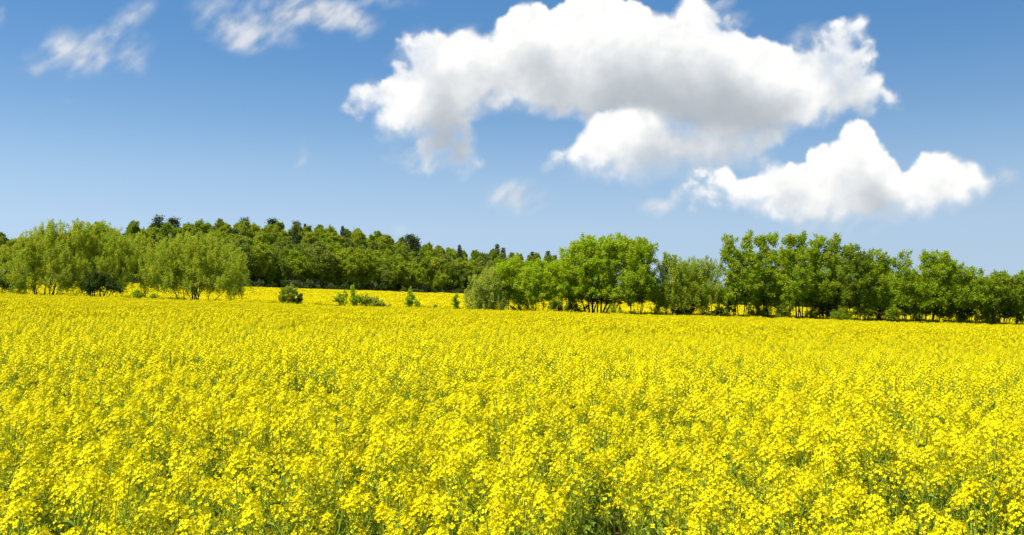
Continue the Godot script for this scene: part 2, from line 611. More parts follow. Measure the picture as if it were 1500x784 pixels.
# several plants seen from afar: heads of a few faces each over stems and leaves
func rape_clump(width: float, heads: int, face: float, per_head: int, h: float) -> ArrayMesh:
	var pet := Buf.new()
	var grn := Buf.new()
	for i in heads:
		var a := rng.randf() * TAU
		var r := sqrt(rng.randf()) * width * 0.5
		var y := h * (1.0 - 0.24 * pow(rng.randf(), 1.4))
		var top := Vector3(cos(a) * r, y, sin(a) * r)
		var yel := yellow()
		for k in per_head:
			var o := Vector3(rng.randfn(), rng.randfn(), rng.randfn()).normalized()
			flower(pet, top + Vector3(o.x, o.y * 1.5, o.z) * face * 1.3, (o + Vector3.UP * 0.4).normalized(), face * rng.randf_range(0.75, 1.15), 1, yel)
		var s := Vector3(cos(a), 0, sin(a)) * face * 0.16
		grn.quad(top - s, top + s, Vector3(top.x * 0.6, y * 0.45, top.z * 0.6) + s * 2.0, Vector3(top.x * 0.6, y * 0.45, top.z * 0.6) - s * 2.0, Color(0.19, 0.26, 0.025))
		if i % 2 == 0:
			var g := Vector3(cos(a * 3.0), 0.4, sin(a * 3.0)) * face * 3.0
			var base := Vector3(top.x * 0.8, y * rng.randf_range(0.5, 0.8), top.z * 0.8)
			grn.tri(base, base + g + s * 3.0, base + g - s * 3.0, Color(0.10, 0.17, 0.05))
	var m := ArrayMesh.new()
	surface_into(m, pet, petal_mat)
	surface_into(m, grn, green_mat)
	return m

func scatter(called: String, meshes: Array, spots: Array, parent: Node3D) -> void:
	# spots: [variant, Transform3D, Color]
	for k in meshes.size():
		var mine := spots.filter(func(s): return s[0] == k)
		if mine.is_empty():
			continue
		var mm := MultiMesh.new()
		mm.transform_format = MultiMesh.TRANSFORM_3D
		mm.use_colors = true
		mm.mesh = meshes[k]
		mm.instance_count = mine.size()
		for i in mine.size():
			mm.set_instance_transform(i, mine[i][1])
			mm.set_instance_color(i, mine[i][2])
		var o := MultiMeshInstance3D.new()
		o.name = called
		o.multimesh = mm
		o.set_meta("kind", "stuff")
		parent.add_child(o, true)

func crop_height(x: float, d: float) -> float:
	# relative to 1.25 m
	return 1.0 + 0.13 * patch_noise.get_noise_2d(x, d) + 0.13 * fine_noise.get_noise_2d(x, d)

func plant_spot(x: float, d: float, lean: float) -> Transform3D:
	var s := crop_height(x, d) * rng.randf_range(0.8, 1.11)
	var b := Basis.from_euler(Vector3(rng.randfn() * lean * 0.7, rng.randf() * TAU, rng.randfn() * lean * 0.7))
	b = b.scaled(Vector3(s, s, s))
	return Transform3D(b, Vector3(x, ground_y(x, d) - 0.01, -d))

func tint() -> Color:
	var k := rng.randf_range(0.93, 1.07)
	return Color(k, k, k)

func near_edge(x: float) -> float:
	return 99.0 + 1.6 * sin(x * 0.11) + 0.8 * sin(x * 0.37 + 1.0)

func sow_field() -> void:
	var kinds := 10
	var near_meshes := []
	var roots := []
	for k in kinds:
		var p := rape_plant(0)
		near_meshes.append(whole(p))
		roots.append(p)
	var mid_meshes := []
	for k in kinds:
		mid_meshes.append(whole(rape_plant(1)))
	var far_meshes := []
	for k in 6:
		far_meshes.append(rape_clump(0.42, 20, 0.021, 6, 1.25))
	var stuff := Node3D.new()
	stuff.name = "rapeseed_crop"
	stuff.set_meta("kind", "stuff")
	stuff.set_meta("label", "dense yellow rapeseed in bloom filling the near field up to the trees")
	stuff.set_meta("category", "rapeseed")
	add_child(stuff)

	# nearest plants
	var near := []
	var cell := 0.205
	var d := 1.5
	while d < 9.0:
		var half := 0.577 * d * 1.15 + 0.8
		var x := -half
		while x < half:
			var px := x + rng.randf_range(-0.5, 0.5) * cell
			var pd := d + rng.randf_range(-0.5, 0.5) * cell
			var gap := fine_noise.get_noise_2d(px * 1.7 + 60.0, pd * 1.7)
			if gap > -0.30 + 0.26 * sstep(0.6, -1.6, px) * sstep(5.0, 3.2, pd):
				near.append([px, pd])
			x += cell
		d += cell
	var singles := []
	var rest := []
	for s in near:
		var tr := plant_spot(s[0], s[1], 0.12)
		var in_view: bool = absf(s[0]) < 0.585 * s[1] and s[1] > 2.62
		if in_view:
			singles.append([s[1], tr])
		else:
			rest.append([rng.randi() % kinds, tr, tint()])
	singles.sort_custom(func(a, b): return a[0] < b[0])
	for i in range(300, singles.size()):
		rest.append([rng.randi() % kinds, singles[i][1], tint()])
	scatter("rapeseed_stand", near_meshes, rest, stuff)
	# the three hundred that show largest, one by one
	var proto := []
	for k in kinds:
		var p: Dictionary = roots[k]
		var o := Node3D.new()
		o.set_meta("label", "flowering rapeseed plant with %s flower heads in the foreground of the yellow field" % ["four", "five", "six", "seven", "eight", "nine", "ten", "eleven", "twelve"][clampi(p.heads.size() - 4, 0, 8)])
		o.set_meta("category", "plant")
		o.set_meta("group", "rapeseed plants in the foreground")
		part("stem", mesh_of(p.stem, green_mat), o)
		for hd in p.heads:
			part("flower_head", head_mesh(hd), o)
		for l in p.leaves:
			part("leaf", mesh_of(l, green_mat), o)
		proto.append(o)
	for i in mini(300, singles.size()):
		var o: Node3D = proto[rng.randi() % kinds].duplicate()
		o.name = numbered("rapeseed_plant")
		add_child(o)
		o.transform = singles[i][1]
	for o in proto:
		o.free()

	# middle distance
	var mids := []
	cell = 0.212
	d = 9.0
	while d < 27.0:
		var half := 0.577 * d * 1.12 + 1.0
		var x := -half
		while x < half:
			var px := x + rng.randf_range(-0.5, 0.5) * cell
			var pd := d + rng.randf_range(-0.5, 0.5) * cell
			if fine_noise.get_noise_2d(px * 1.7 + 60.0, pd * 1.7) > -0.32:
				mids.append([rng.randi() % kinds, plant_spot(px, pd, 0.12), tint()])
			x += cell
		d += cell
	scatter("rapeseed_stand", mid_meshes, mids, stuff)
	# far part of the near field
	var fars := []
	cell = 0.34
	d = 27.0
	while d < 102.0:
		var half := 0.577 * d * 1.14 + 1.0
		var x := -half
		while x < half:
			var px := x + rng.randf_range(-0.5, 0.5) * cell
			var pd := d + rng.randf_range(-0.5, 0.5) * cell
			if pd < near_edge(px):
				fars.append([rng.randi() % 6, plant_spot(px, pd, 0.06), tint()])
			x += cell
		d += cell
	scatter("rapeseed_stand", far_meshes, fars, stuff)
	print("near field: ", rest.size(), " + ", mids.size(), " + ", fars.size())

	# the second field, behind the trees, up to the wood
	var wide_meshes := []
	for k in 5:
		wide_meshes.append(rape_clump(1.1, 40, 0.062, 4, 1.25))
	var second := Node3D.new()
	second.name = "rapeseed_strip"
	second.set_meta("kind", "stuff")
	second.set_meta("label", "second yellow rapeseed field rising behind the trees to the wood")
	second.set_meta("category", "rapeseed")
	add_child(second)
	var strip := []
	cell = 0.8
	d = 111.0
	while d < 345.0:
		var half := 0.577 * d * 1.12 + 2.0
		var c := cell * (1.0 if d < 180.0 else 1.25)
		var x := -half
		while x < half:
			var px := x + rng.randf_range(-0.5, 0.5) * c
			var pd := d + rng.randf_range(-0.5, 0.5) * c
			if pd < wood_edge(px, pd) - 4.0 and pd > 112.0 + 1.5 * sin(px * 0.2):
				strip.append([rng.randi() % 5, plant_spot(px, pd, 0.05), tint()])
			x += c
		d += c
	scatter("rapeseed_stand", wide_meshes, strip, second)
	print("second field: ", strip.size())

func wood_edge(x: float, d: float) -> float:
	var px := 750.0 + x / d * FOCAL
	if px > 1000.0:
		return 350.0
	return lerpf(236.0, 330.0, clampf((px - 365.0) / 455.0, 0.0, 1.2))

# ---------------------------------------------------------------- trees
# lobes: [centre, radii]; everything relative to the foot of the tree.
# style: n sprays per square metre of crown, length, spread, leaves per spray, leaf length and width, droop, colour
const WILLOW := {"len": 1.5, "spread": 0.22, "per": 92, "ll": 0.215, "lw": 0.066, "droop": 0.5, "dens": 3.1, "stand": 0.75}
const BROAD := {"len": 0.75, "spread": 0.34, "per": 92, "ll": 0.19, "lw": 0.125, "droop": 0.1, "dens": 3.2, "stand": 0.2}
const WOOD := {"len": 1.3, "spread": 0.75, "per": 96, "ll": 0.45, "lw": 0.34, "droop": 0.1, "dens": 0.95, "stand": 0.2}
const SPRIG := {"len": 0.75, "spread": 0.09, "per": 48, "ll": 0.17, "lw": 0.09, "droop": 0.0, "dens": 7.0, "stand": 0.35}
const TWIGGY := {"len": 0.42, "spread": 0.14, "per": 40, "ll": 0.20, "lw": 0.11, "droop": 0.0, "dens": 7.0, "stand": 0.4}

func crown_tree(root: Node3D, lobes: Array, style: Dictionary, stems: int, girth: float, foot_spread: float, col: Color, bark: Color, fill := 1.0) -> void:
	# stems
	var stem_bufs := []
	var nodes := []       # [position, radius, stem]
	var total := 0.0
	for l in lobes:
		total += l[1].x * l[1].y
	for i in stems:
		var b := Buf.new()
		var pick := rng.randf() * total
		var lobe = lobes[0]
		if i < lobes.size():
			lobe = lobes[i]
		else:
			for l in lobes:
				pick -= l[1].x * l[1].y
				if pick <= 0.0:
					lobe = l
					break
		var rad: Vector3 = lobe[1]
		var goal: Vector3 = lobe[0] + Vector3(rng.randf_range(-0.55, 0.55) * rad.x, rng.randf_range(0.2, 0.7) * rad.y, rng.randf_range(-0.5, 0.5) * rad.z)
		var ang := rng.randf() * TAU
		var foot := Vector3(cos(ang), 0, sin(ang)) * foot_spread * rng.randf()
		foot.x += goal.x * 0.12
		foot.y = -0.25
		var n := 8
		var p := PackedVector3Array()
		var r := PackedFloat32Array()
		var r0 := girth * 0.62 * rng.randf_range(0.65, 1.0)
		var w1 := rng.randf() * 6.0
		for k in n + 1:
			var t := float(k) / n
			var q := foot.lerp(goal, t)
			q.x = lerpf(foot.x, goal.x, pow(t, 0.9)) + sin(t * 5.0 + w1) * 0.14 * t
			q.z = lerpf(foot.z, goal.z, pow(t, 0.9)) + cos(t * 4.3 + w1) * 0.14 * t
			p.append(q)
			r.append(maxf(0.018, r0 * pow(1.0 - t * 0.93, 0.9)))
			if k >= 2:
				nodes.append([q, r[k], i])
		b.tube(p, r, 6, bark)
		stem_bufs.append(b)
	# limbs and leafy sprays
	var leaf := Buf.new()
	for l in lobes:
		var c: Vector3 = l[0]
		var rad: Vector3 = l[1]
		var area := rad.x * rad.y * 3.14 + rad.x * rad.z * 1.6
		var count := maxi(int(area * style.dens * fill), 4)
		for s in count:
			var dir := Vector3(rng.randfn(), rng.randfn() + 0.12, rng.randfn()).normalized()
			var depth := 1.0 - 0.62 * pow(rng.randf(), 1.5)
			depth *= rng.randf_range(0.92, 1.1)
			var tip := c + Vector3(dir.x * rad.x, dir.y * rad.y, dir.z * rad.z) * depth
			if tip.y < 0.35:
				continue
			var outw := Vector3(dir.x, dir.y * 0.6, dir.z)
			var way: Vector3 = (outw * (1.0 - style.stand) + Vector3.UP * (style.stand + 0.15) + Vector3(rng.randfn(), rng.randfn(), rng.randfn()) * 0.22).normalized()
			var length: float = style.len * rng.randf_range(0.6, 1.25)
			# limb back to the nearest stem
			if s % 5 == 0:
				var best := 1e9
				var from = nodes[0]
				for nd in nodes:
					var dv: Vector3 = nd[0] - tip
					var cost := dv.length() + (3.0 if dv.y > -0.2 else 0.0)
					if cost < best:
						best = cost
						from = nd
				var a: Vector3 = from[0]
				var e: Vector3 = tip - way * length * 0.35
				var span := a.distance_to(e)
				if span < 7.0:
					var lift := Vector3(0, -0.10 * span, 0) + Vector3(rng.randfn(), 0, rng.randfn()) * 0.05 * span
					var rr := minf(from[1] * 0.55, 0.010 + 0.011 * span)
					(stem_bufs[from[2]] as Buf).tube(bent(a, e, lift, 3), taper(rr, 0.006, 3), 3, bark)
			# one leaf colour for the whole tree; only its yellowness differs from twig to twig, at random
			var cc := Color(col.r * rng.randf_range(0.9, 1.1), col.g, col.b)
			var n := int(style.per * rng.randf_range(0.7, 1.3))
			for k in n:
				var t := rng.randf()
				var q: Vector3 = tip - way * length * (1.0 - t)
				q.y -= style.droop * t * t * length * 0.35
				var sp: float = style.spread * (1.15 - 0.7 * t)
				q += Vector3(rng.randfn(), rng.randfn(), rng.randfn()) * sp * 0.6
				var ld: Vector3 = (way + Vector3(rng.randfn(), rng.randfn() - style.droop * 0.6, rng.randfn()) * 0.75).normalized()
				var blade := Vector3(rng.randfn(), rng.randfn() + 0.7, rng.randfn()) + outw     # leaf blades turn outwards and up
				var side: Vector3 = ld.cross(blade).normalized()
				var ll: float = style.ll * rng.randf_range(0.7, 1.25)
				var lw: float = style.lw * rng.randf_range(0.7, 1.2) * 0.5
				var mid: Vector3 = q + ld * ll * 0.45
				leaf.quad(q, mid + side * lw, q + ld * ll, mid - side * lw, cc)
	leaf_tris += leaf.v.size() / 3
	for b in stem_bufs:
		part("trunk", mesh_of(b, bark_mat), root)
	part("crown", mesh_of(leaf, leaf_mat), root)

# a tree of the row: px lobes are [centre x, centre y, half width, half height] in the photograph, at distance d
func row_tree(called: String, label: String, category: String, foot_px: float, d: float, px_lobes: Array, style: Dictionary, stems: int, girth: float, foot_spread: float, col: Color, group := "", fill := 1.0) -> Node3D:
	rng.seed = hash(label)
	var x := x_at(foot_px, d)
	var foot := Vector3(x, ground_y(x, d), -d)
	var root := thing(called, label, category, foot, group)
	var k := d / FOCAL
	var lobes := []
	for l in px_lobes:
		var c := at(l[0], l[1], d) - foot
		var rx: float = l[2] * k
		var ry: float = l[3] * k
		var rz: float = minf(rx, maxf(ry, 0.6)) * 0.95
		if l.size() > 4:
			c.z += l[4]
		lobes.append([c, Vector3(rx, ry, rz)])
	var lo := 1e9
	var hi := -1e9
	var top := 1e9
	for l in px_lobes:
		lo = minf(lo, l[0] - l[2] * 0.85)
		hi = maxf(hi, l[0] + l[2] * 0.85)
		top = minf(top, l[1] - l[3])
	var edge_row := 427.0 + 0.029 * foot_px
	if edge_row - top > 55.0:
		# hanging lower boughs
		for q in 3:
			var cx := lerpf(lo, hi, [0.25, 0.5, 0.75][q]) + rng.randf_range(-3.0, 3.0)
			lobes.append([at(cx, edge_row - rng.randf_range(22.0, 32.0), d) - foot, Vector3((hi - lo) * 0.2 * k, 11.0 * k, (hi - lo) * 0.2 * k)])
	crown_tree(root, lobes, style, stems, girth, foot_spread, col, Color(0.15, 0.18, 0.05) if style.len < 0.8 and style.spread < 0.2 else Color(0.050, 0.042, 0.032), fill)
	return root

func spruce(root: Node3D, h: float, w: float, col: Color) -> void:
	var b := Buf.new()
	b.tube(PackedVector3Array([Vector3(0, -0.3, 0), Vector3(0, h * 0.5, 0), Vector3(0, h, 0)]), PackedFloat32Array([0.22, 0.13, 0.02]), 6, Color(0.06, 0.045, 0.035))
	var lf := Buf.new()
	var y := h * 0.12
	while y < h:
		var t := y / h
		var reach := w * pow(1.0 - t, 0.85) + 0.15
		var arms := int(7 + 5 * (1.0 - t))
		var a0 := rng.randf() * TAU
		for k in arms:
			var a := a0 + TAU * k / arms + rng.randf_range(-0.2, 0.2)
			var o := Vector3(cos(a), 0, sin(a))
			var len := reach * rng.randf_range(0.7, 1.15)
			var e := Vector3(0, y, 0) + o * len + Vector3(0, -0.28 * len, 0)
			b.tube(PackedVector3Array([Vector3(0, y, 0), e]), PackedFloat32Array([0.04, 0.01]), 3, Color(0.06, 0.045, 0.035))
			var n := int(6 + len * 9)
			for j in n:
				var u := rng.randf_range(0.15, 1.0)
				var q := Vector3(0, y, 0).lerp(e, u) + Vector3(rng.randfn(), rng.randfn() * 0.6, rng.randfn()) * 0.16
				var ld := (o * 0.7 + Vector3(rng.randfn() * 0.5, -0.35, rng.randfn() * 0.5)).normalized()
				var s := ld.cross(Vector3(rng.randfn(), rng.randfn(), rng.randfn())).normalized() * 0.14
				lf.quad(q, q + ld * 0.25 + s, q + ld * 0.5, q + ld * 0.25 - s, col)
		y += 0.42 + 0.25 * (1.0 - t)
	part("trunk", mesh_of(b, bark_mat), root)
	part("crown", mesh_of(lf, needle_mat), root)

func pine(root: Node3D, h: float, w: float, col: Color) -> void:
	var b := Buf.new()
	var bark := Color(0.15, 0.08, 0.045)
	b.tube(PackedVector3Array([Vector3(0, -0.3, 0), Vector3(0.2, h * 0.5, 0.1), Vector3(0, h * 0.97, 0)]), PackedFloat32Array([0.24, 0.17, 0.04]), 6, bark)
	var lf := Buf.new()
	for k in 26:
		var t := rng.randf()
		var y := h * lerpf(0.55, 0.99, t)
		var a := rng.randf() * TAU
		var reach := w * (1.1 - 0.75 * t) * rng.randf_range(0.35, 1.0)
		var c := Vector3(cos(a) * reach, y + 0.2, sin(a) * reach)
		b.tube(PackedVector3Array([Vector3(0, y - 0.5, 0), c]), PackedFloat32Array([0.05, 0.015]), 3, bark)
		for j in 75:
			var o := Vector3(rng.randfn() * 0.8, rng.randfn() * 0.45, rng.randfn() * 0.7)
			var ld := (o.normalized() + Vector3(0, 0.5, 0)).normalized()
			var s := ld.cross(Vector3(rng.randfn(), rng.randfn(), rng.randfn())).normalized() * 0.17
			lf.quad(c + o, c + o + ld * 0.3 + s, c + o + ld * 0.62, c + o + ld * 0.3 - s, col)
	part("trunk", mesh_of(b, bark_mat), root)
	part("crown", mesh_of(lf, needle_mat), root)

const W_YEL := Color(0.44, 0.51, 0.035)     # yellowish willow
const W_PALE := Color(0.44, 0.51, 0.065)      # pale grey-green willow
const G_FRESH := Color(0.43, 0.55, 0.018)   # fresh green
const G_MID := Color(0.35, 0.46, 0.018)
const G_DEEP := Color(0.085, 0.135, 0.018)

func plant_row() -> void:
	# --- left group
	row_tree("willow_tree", "wide many-stemmed willow leaning out over the field left of the dark thicket", "tree", 66, 106, [
		[28, 385, 32, 36], [62, 365, 34, 40], [44, 352, 22, 24], [90, 350, 32, 34], [78, 334, 20, 16], [100, 385, 36, 36], [118, 344, 16, 26]], WILLOW, 8, 0.17, 0.9, W_YEL)
	row_tree("willow_tree", "tall willow with upright feathery tops rising behind the dark thicket", "tree", 140, 107.5, [
		[120, 345, 20, 26], [146, 348, 28, 30], [172, 358, 24, 28], [150, 380, 46, 34], [138, 332, 14, 14], [186, 372, 18, 26]], WILLOW, 7, 0.15, 0.8, W_YEL)
	row_tree("thicket_bush", "dark dense thicket at the foot of the tall feathery willow", "bush", 146, 105, [
		[146, 412, 26, 17], [128, 418, 16, 11], [168, 420, 14, 9]], BROAD, 6, 0.06, 0.6, G_DEEP, "", 1.4)
	row_tree("willow_tree", "slender single-stemmed willow between the feathery willow and the dome-shaped willow", "tree", 217, 108, [
		[214, 370, 18, 28], [208, 350, 14, 18], [220, 392, 20, 22]], WILLOW, 2, 0.10, 0.3, W_YEL, "", 1.0)
	row_tree("willow_tree", "low dome-shaped willow with a fan of thin stems beside the open yellow strip", "tree", 283, 106, [
		[262, 366, 42, 30], [300, 364, 38, 30], [335, 384, 30, 32], [240, 378, 34, 34], [286, 386, 52, 34], [348, 408, 18, 22], [280, 346, 22, 12]], WILLOW, 13, 0.13, 1.4, W_YEL)
	row_tree("bush", "soft light green bush beside the leftmost dark shrub", "bush", 30, 108, [
		[30, 412, 18, 14], [20, 405, 12, 12]], WILLOW, 5, 0.04, 0.5, G_FRESH)
	row_tree("bush", "small dark shrub at the very edge beside the light green bush", "bush", 3, 105, [
		[2, 415, 14, 10]], BROAD, 5, 0.04, 0.4, G_DEEP)
	row_tree("bush", "low bush hugging the field edge under the slender willow", "bush", 232, 105, [
		[226, 434, 9, 6], [200, 430, 12, 8]], BROAD, 4, 0.03, 0.4, G_MID)
	# --- in the gap
	row_tree("round_bush", "round olive bush standing alone before the yellow strip", "bush", 426, 104, [
		[423, 431, 15, 12], [425, 424, 10, 6], [414, 437, 8, 6]], TWIGGY, 9, 0.05, 0.35, Color(0.37, 0.44, 0.045), "", 1.5)
	row_tree("round_bush", "low dark bush pressed against the round olive bush", "bush", 440, 103.6, [
		[440, 437, 8, 7], [434, 440, 7, 5]], TWIGGY, 6, 0.04, 0.3, G_DEEP, "", 1.1)
	row_tree("bush", "spreading star-shaped shrub with bare gaps beside the low pale shrub", "bush", 502, 104, [
		[495, 433, 8, 7], [504, 433, 8, 9], [500, 441, 11, 6]], SPRIG, 6, 0.03, 0.2, G_FRESH, "", 0.9)
	row_tree("sapling", "upright bushy sapling growing out of the star-shaped shrub", "sapling", 518, 104, [
		[517, 429, 4, 13], [519, 440, 8, 9], [526, 436, 5, 5]], SPRIG, 3, 0.05, 0.1, G_FRESH, "", 2.0)
	row_tree("low_bush", "low pale green mound of shrub lying along the field edge", "bush", 547, 104.5, [
		[536, 439, 11, 9], [548, 441, 14, 7], [562, 445, 12, 4]], SPRIG, 7, 0.02, 1.4, Color(0.42, 0.49, 0.05), "", 1.4)
	row_tree("sapling", "slim tall sapling with a tuft at the foot, alone before the yellow strip", "sapling", 600, 104, [
		[600, 429, 4, 13], [600, 441, 8, 9], [611, 444, 7, 5], [604, 434, 4, 5]], SPRIG, 3, 0.05, 0.1, G_FRESH, "", 2.0)
	row_tree("sapling", "tiny seedling poking out of the field between two saplings", "sapling", 638, 104, [
		[637, 447, 3, 4]], SPRIG, 2, 0.02, 0.1, G_FRESH, "", 0.8)
	row_tree("sapling", "small oval sapling beside the pale round willow shrub", "sapling", 667, 104, [
		[667, 437, 5, 8], [669, 445, 6, 7]], SPRIG, 3, 0.04, 0.1, G_MID, "", 2.0)
	# --- right row
	row_tree("willow_shrub", "pale grey-green round willow shrub at the open end of the row", "bush", 710, 105, [
		[706, 416, 25, 28], [716, 402, 17, 14], [712, 440, 30, 16], [694, 430, 15, 20], [722, 424, 18, 26]], WILLOW, 9, 0.06, 0.8, W_PALE, "", 1.1)
	row_tree("broadleaf_tree", "fresh green small tree next to the pale round willow shrub", "tree", 744, 107, [
		[740, 402, 25, 26], [754, 388, 17, 14], [748, 420, 30, 22], [730, 414, 18, 22], [766, 404, 18, 22]], BROAD, 4, 0.10, 0.5, G_FRESH)
	row_tree("broadleaf_tree", "fresh green small tree tucked against the great round-headed tree", "tree", 792, 106, [
		[790, 404, 27, 24], [802, 392, 20, 15], [790, 424, 30, 22], [774, 412, 18, 20], [814, 410, 18, 24]], BROAD, 7, 0.08, 0.6, G_FRESH)
	row_tree("round_headed_tree", "great round-headed tree with a fan of dark leaning limbs, widest of the row", "tree", 872, 108, [
		[876, 372, 50, 30], [850, 388, 40, 34], [900, 366, 40, 24], [930, 362, 30, 20], [870, 408, 54, 24], [834, 402, 22, 24], [858, 358, 26, 14], [940, 372, 22, 20], [905, 398, 40, 26]], BROAD, 9, 0.24, 1.5, G_FRESH, "", 1.0)
	row_tree("broadleaf_tree", "upright tree of five straight stems under the round-headed tree's flank", "tree", 930, 106, [
		[942, 372, 24, 26], [930, 400, 26, 28], [948, 412, 20, 24], [924, 424, 16, 14]], BROAD, 6, 0.13, 0.7, G_MID)
	row_tree("willow_tree", "greyish feathery willow right beside the round-headed tree", "tree", 984, 107, [
		[984, 388, 26, 22], [994, 404, 28, 30], [974, 412, 22, 26], [978, 376, 14, 11], [986, 428, 28, 16]], WILLOW, 7, 0.12, 0.8, Color(0.38, 0.47, 0.03))
	row_tree("willow_tree", "smaller feathery willow under the tall ragged trees", "tree", 1040, 107, [
		[1028, 390, 24, 19], [1034, 410, 30, 28], [1048, 386, 16, 14], [1020, 422, 22, 22]], WILLOW, 7, 0.10, 0.8, Color(0.37, 0.46, 0.028))
	row_tree("willow_tree", "thin feathery willow filling the gap between the two larger feathery willows", "tree", 1010, 109, [
		[1008, 390, 20, 18], [1010, 414, 24, 26]], WILLOW, 5, 0.08, 0.5, Color(0.38, 0.47, 0.03))
	var ragged := "ragged tall trees of the row"
	row_tree("ragged_tree", "tall ragged tree with a forked top at the start of the tall clump", "tree", 1084, 106, [
		[1068, 358, 13, 16], [1096, 356, 10, 20], [1082, 374, 24, 18], [1078, 402, 24, 24], [1094, 420, 20, 24], [1064, 372, 9, 12]], BROAD, 5, 0.16, 0.7, G_MID, ragged)
	row_tree("ragged_tree", "tall ragged tree with the highest tip of the clump and many thin stems", "tree", 1120, 108, [
		[1118, 362, 14, 18], [1132, 350, 12, 14], [1124, 384, 22, 22], [1118, 412, 26, 26], [1112, 350, 8, 8]], BROAD, 7, 0.14, 0.9, G_MID, ragged)
	row_tree("ragged_tree", "tall ragged tree on two leaning dark trunks in the middle of the clump", "tree", 1168, 106, [
		[1158, 354, 12, 16], [1176, 354, 12, 18], [1164, 378, 24, 22], [1166, 408, 26, 28], [1150, 372, 12, 16]], BROAD, 6, 0.18, 1.0, G_MID, ragged)
	row_tree("ragged_tree", "tall ragged tree with a broad open head at the end of the clump", "tree", 1206, 108, [
		[1198, 356, 15, 16], [1222, 358, 14, 16], [1210, 380, 26, 20], [1208, 410, 26, 28], [1190, 368, 10, 12], [1240, 366, 10, 16]], BROAD, 6, 0.17, 0.9, G_MID, ragged)
	row_tree("ragged_tree", "dense dark tree filling in beside the broad open-headed tree", "tree", 1246, 106, [
		[1246, 374, 16, 18], [1262, 382, 16, 18], [1248, 404, 26, 30], [1258, 424, 22, 20]], BROAD, 5, 0.15, 0.8, G_DEEP.lerp(G_MID, 0.55))
	row_tree("ragged_tree", "rounded mid-height tree next to the narrow spiky tree", "tree", 1286, 107, [
		[1282, 382, 20, 20], [1278, 408, 26, 28], [1294, 396, 16, 22], [1290, 430, 20, 16]], BROAD, 6, 0.13, 0.8, G_MID)
	row_tree("spiky_tree", "narrow spiky tree with thin separate tips between two rounder trees", "tree", 1324, 106, [
		[1320, 380, 7, 16], [1331, 376, 6, 14], [1310, 384, 6, 12], [1322, 404, 18, 20], [1326, 428, 20, 20]], BROAD, 6, 0.10, 0.6, G_MID, "", 0.85)
	row_tree("round_headed_tree", "round-headed tree on one straight dark trunk with a pointed leader", "tree", 1360, 106, [
		[1374, 384, 26, 18], [1354, 378, 8, 16], [1370, 402, 34, 24], [1396, 398, 20, 18], [1358, 422, 30, 22], [1392, 420, 24, 20], [1418, 402, 10, 14]], BROAD, 4, 0.22, 0.5, G_MID)
	var scrub := "scrubby trees at the low end of the row"
	row_tree("scrub_tree", "low scrubby tree on thin stems beside the pointed round-headed tree", "tree", 1430, 106, [
		[1428, 408, 22, 18], [1440, 424, 24, 22], [1420, 434, 22, 16]], BROAD, 7, 0.09, 0.8, G_MID, scrub)
	row_tree("scrub_tree", "low scrubby tree with a leaning trunk at the end of the row", "tree", 1470, 106, [
		[1464, 412, 22, 18], [1478, 428, 26, 22], [1456, 438, 18, 16], [1492, 418, 18, 18]], BROAD, 6, 0.10, 0.9, G_MID.lerp(G_DEEP, 0.3), scrub)
	row_tree("scrub_tree", "scrubby tree closing the row where the frame ends", "tree", 1512, 107, [
		[1512, 412, 22, 20], [1518, 432, 28, 20]], BROAD, 6, 0.10, 0.8, G_MID, scrub)
	for f in [[1104, 111.0, 366, "the fork-topped tree and the highest ragged tree"], [1146, 112.0, 364, "the highest ragged tree and the two leaning trunks"], [1188, 111.0, 362, "the two leaning trunks and the open-headed tree"], [1228, 112.0, 372, "the open-headed tree and the dense dark tree"], [1268, 111.0, 386, "the dense dark tree and the rounded mid-height tree"], [1306, 112.0, 390, "the rounded mid-height tree and the spiky tree"], [1342, 111.0, 392, "the spiky tree and the pointed round-headed tree"], [1404, 111.0, 400, "the pointed round-headed tree and the low scrubby tree"], [1450, 112.0, 408, "the two low scrubby trees"]]:
		var c: float = f[0]
		var t: float = f[2]
		row_tree("infill_tree", "slim leafy tree filling in between " + f[3], "tree", c, f[1], [
			[c - 4, t + 12, 12, 13], [c + 5, t + 24, 16, 18], [c - 3, t + 44, 22, 24], [c + 2, (t + 44 + 452) * 0.5, 22, 22]], BROAD, 5, 0.12, 0.6, G_MID.lerp(G_FRESH, rng.randf()), "slim trees behind the gaps of the row", 0.85)
	# undergrowth along the feet of the row
	var under := "undergrowth bushes at the feet of the row"
	var spots := [
		[764, 446, "between the two fresh green small trees"], [820, 448, "under the near flank of the great round-headed tree"], [846, 450, "beside the great round-headed tree's leaning limb"], [900, 450, "between the great round-headed tree and the five-stemmed tree"],
		[960, 452, "between the five-stemmed tree and the greyish feathery willow"], [1000, 455, "under the thin feathery willow"], [1030, 455, "at the foot of the smaller feathery willow"], [1060, 454, "between the smaller feathery willow and the fork-topped ragged tree"],
		[1106, 454, "between the fork-topped tree and the highest ragged tree"], [1128, 452, "under the highest ragged tree"], [1146, 454, "beside the two leaning dark trunks"], [1188, 455, "between the leaning trunks and the open-headed ragged tree"],
		[1212, 452, "under the open-headed ragged tree"], [1232, 455, "beside the dense dark tree"], [1264, 454, "under the dense dark tree's outer side"], [1288, 452, "under the rounded mid-height tree"],
		[1308, 456, "between the rounded tree and the narrow spiky tree"], [1338, 456, "at the foot of the narrow spiky tree"], [1366, 452, "behind the straight dark trunk of the pointed tree"], [1386, 456, "under the outer boughs of the pointed round-headed tree"],
		[1412, 456, "beside the low scrubby tree on thin stems"], [1448, 458, "between the two low scrubby trees"], [1474, 456, "under the scrubby tree with the leaning trunk"], [1494, 460, "before the scrubby tree closing the row"]]
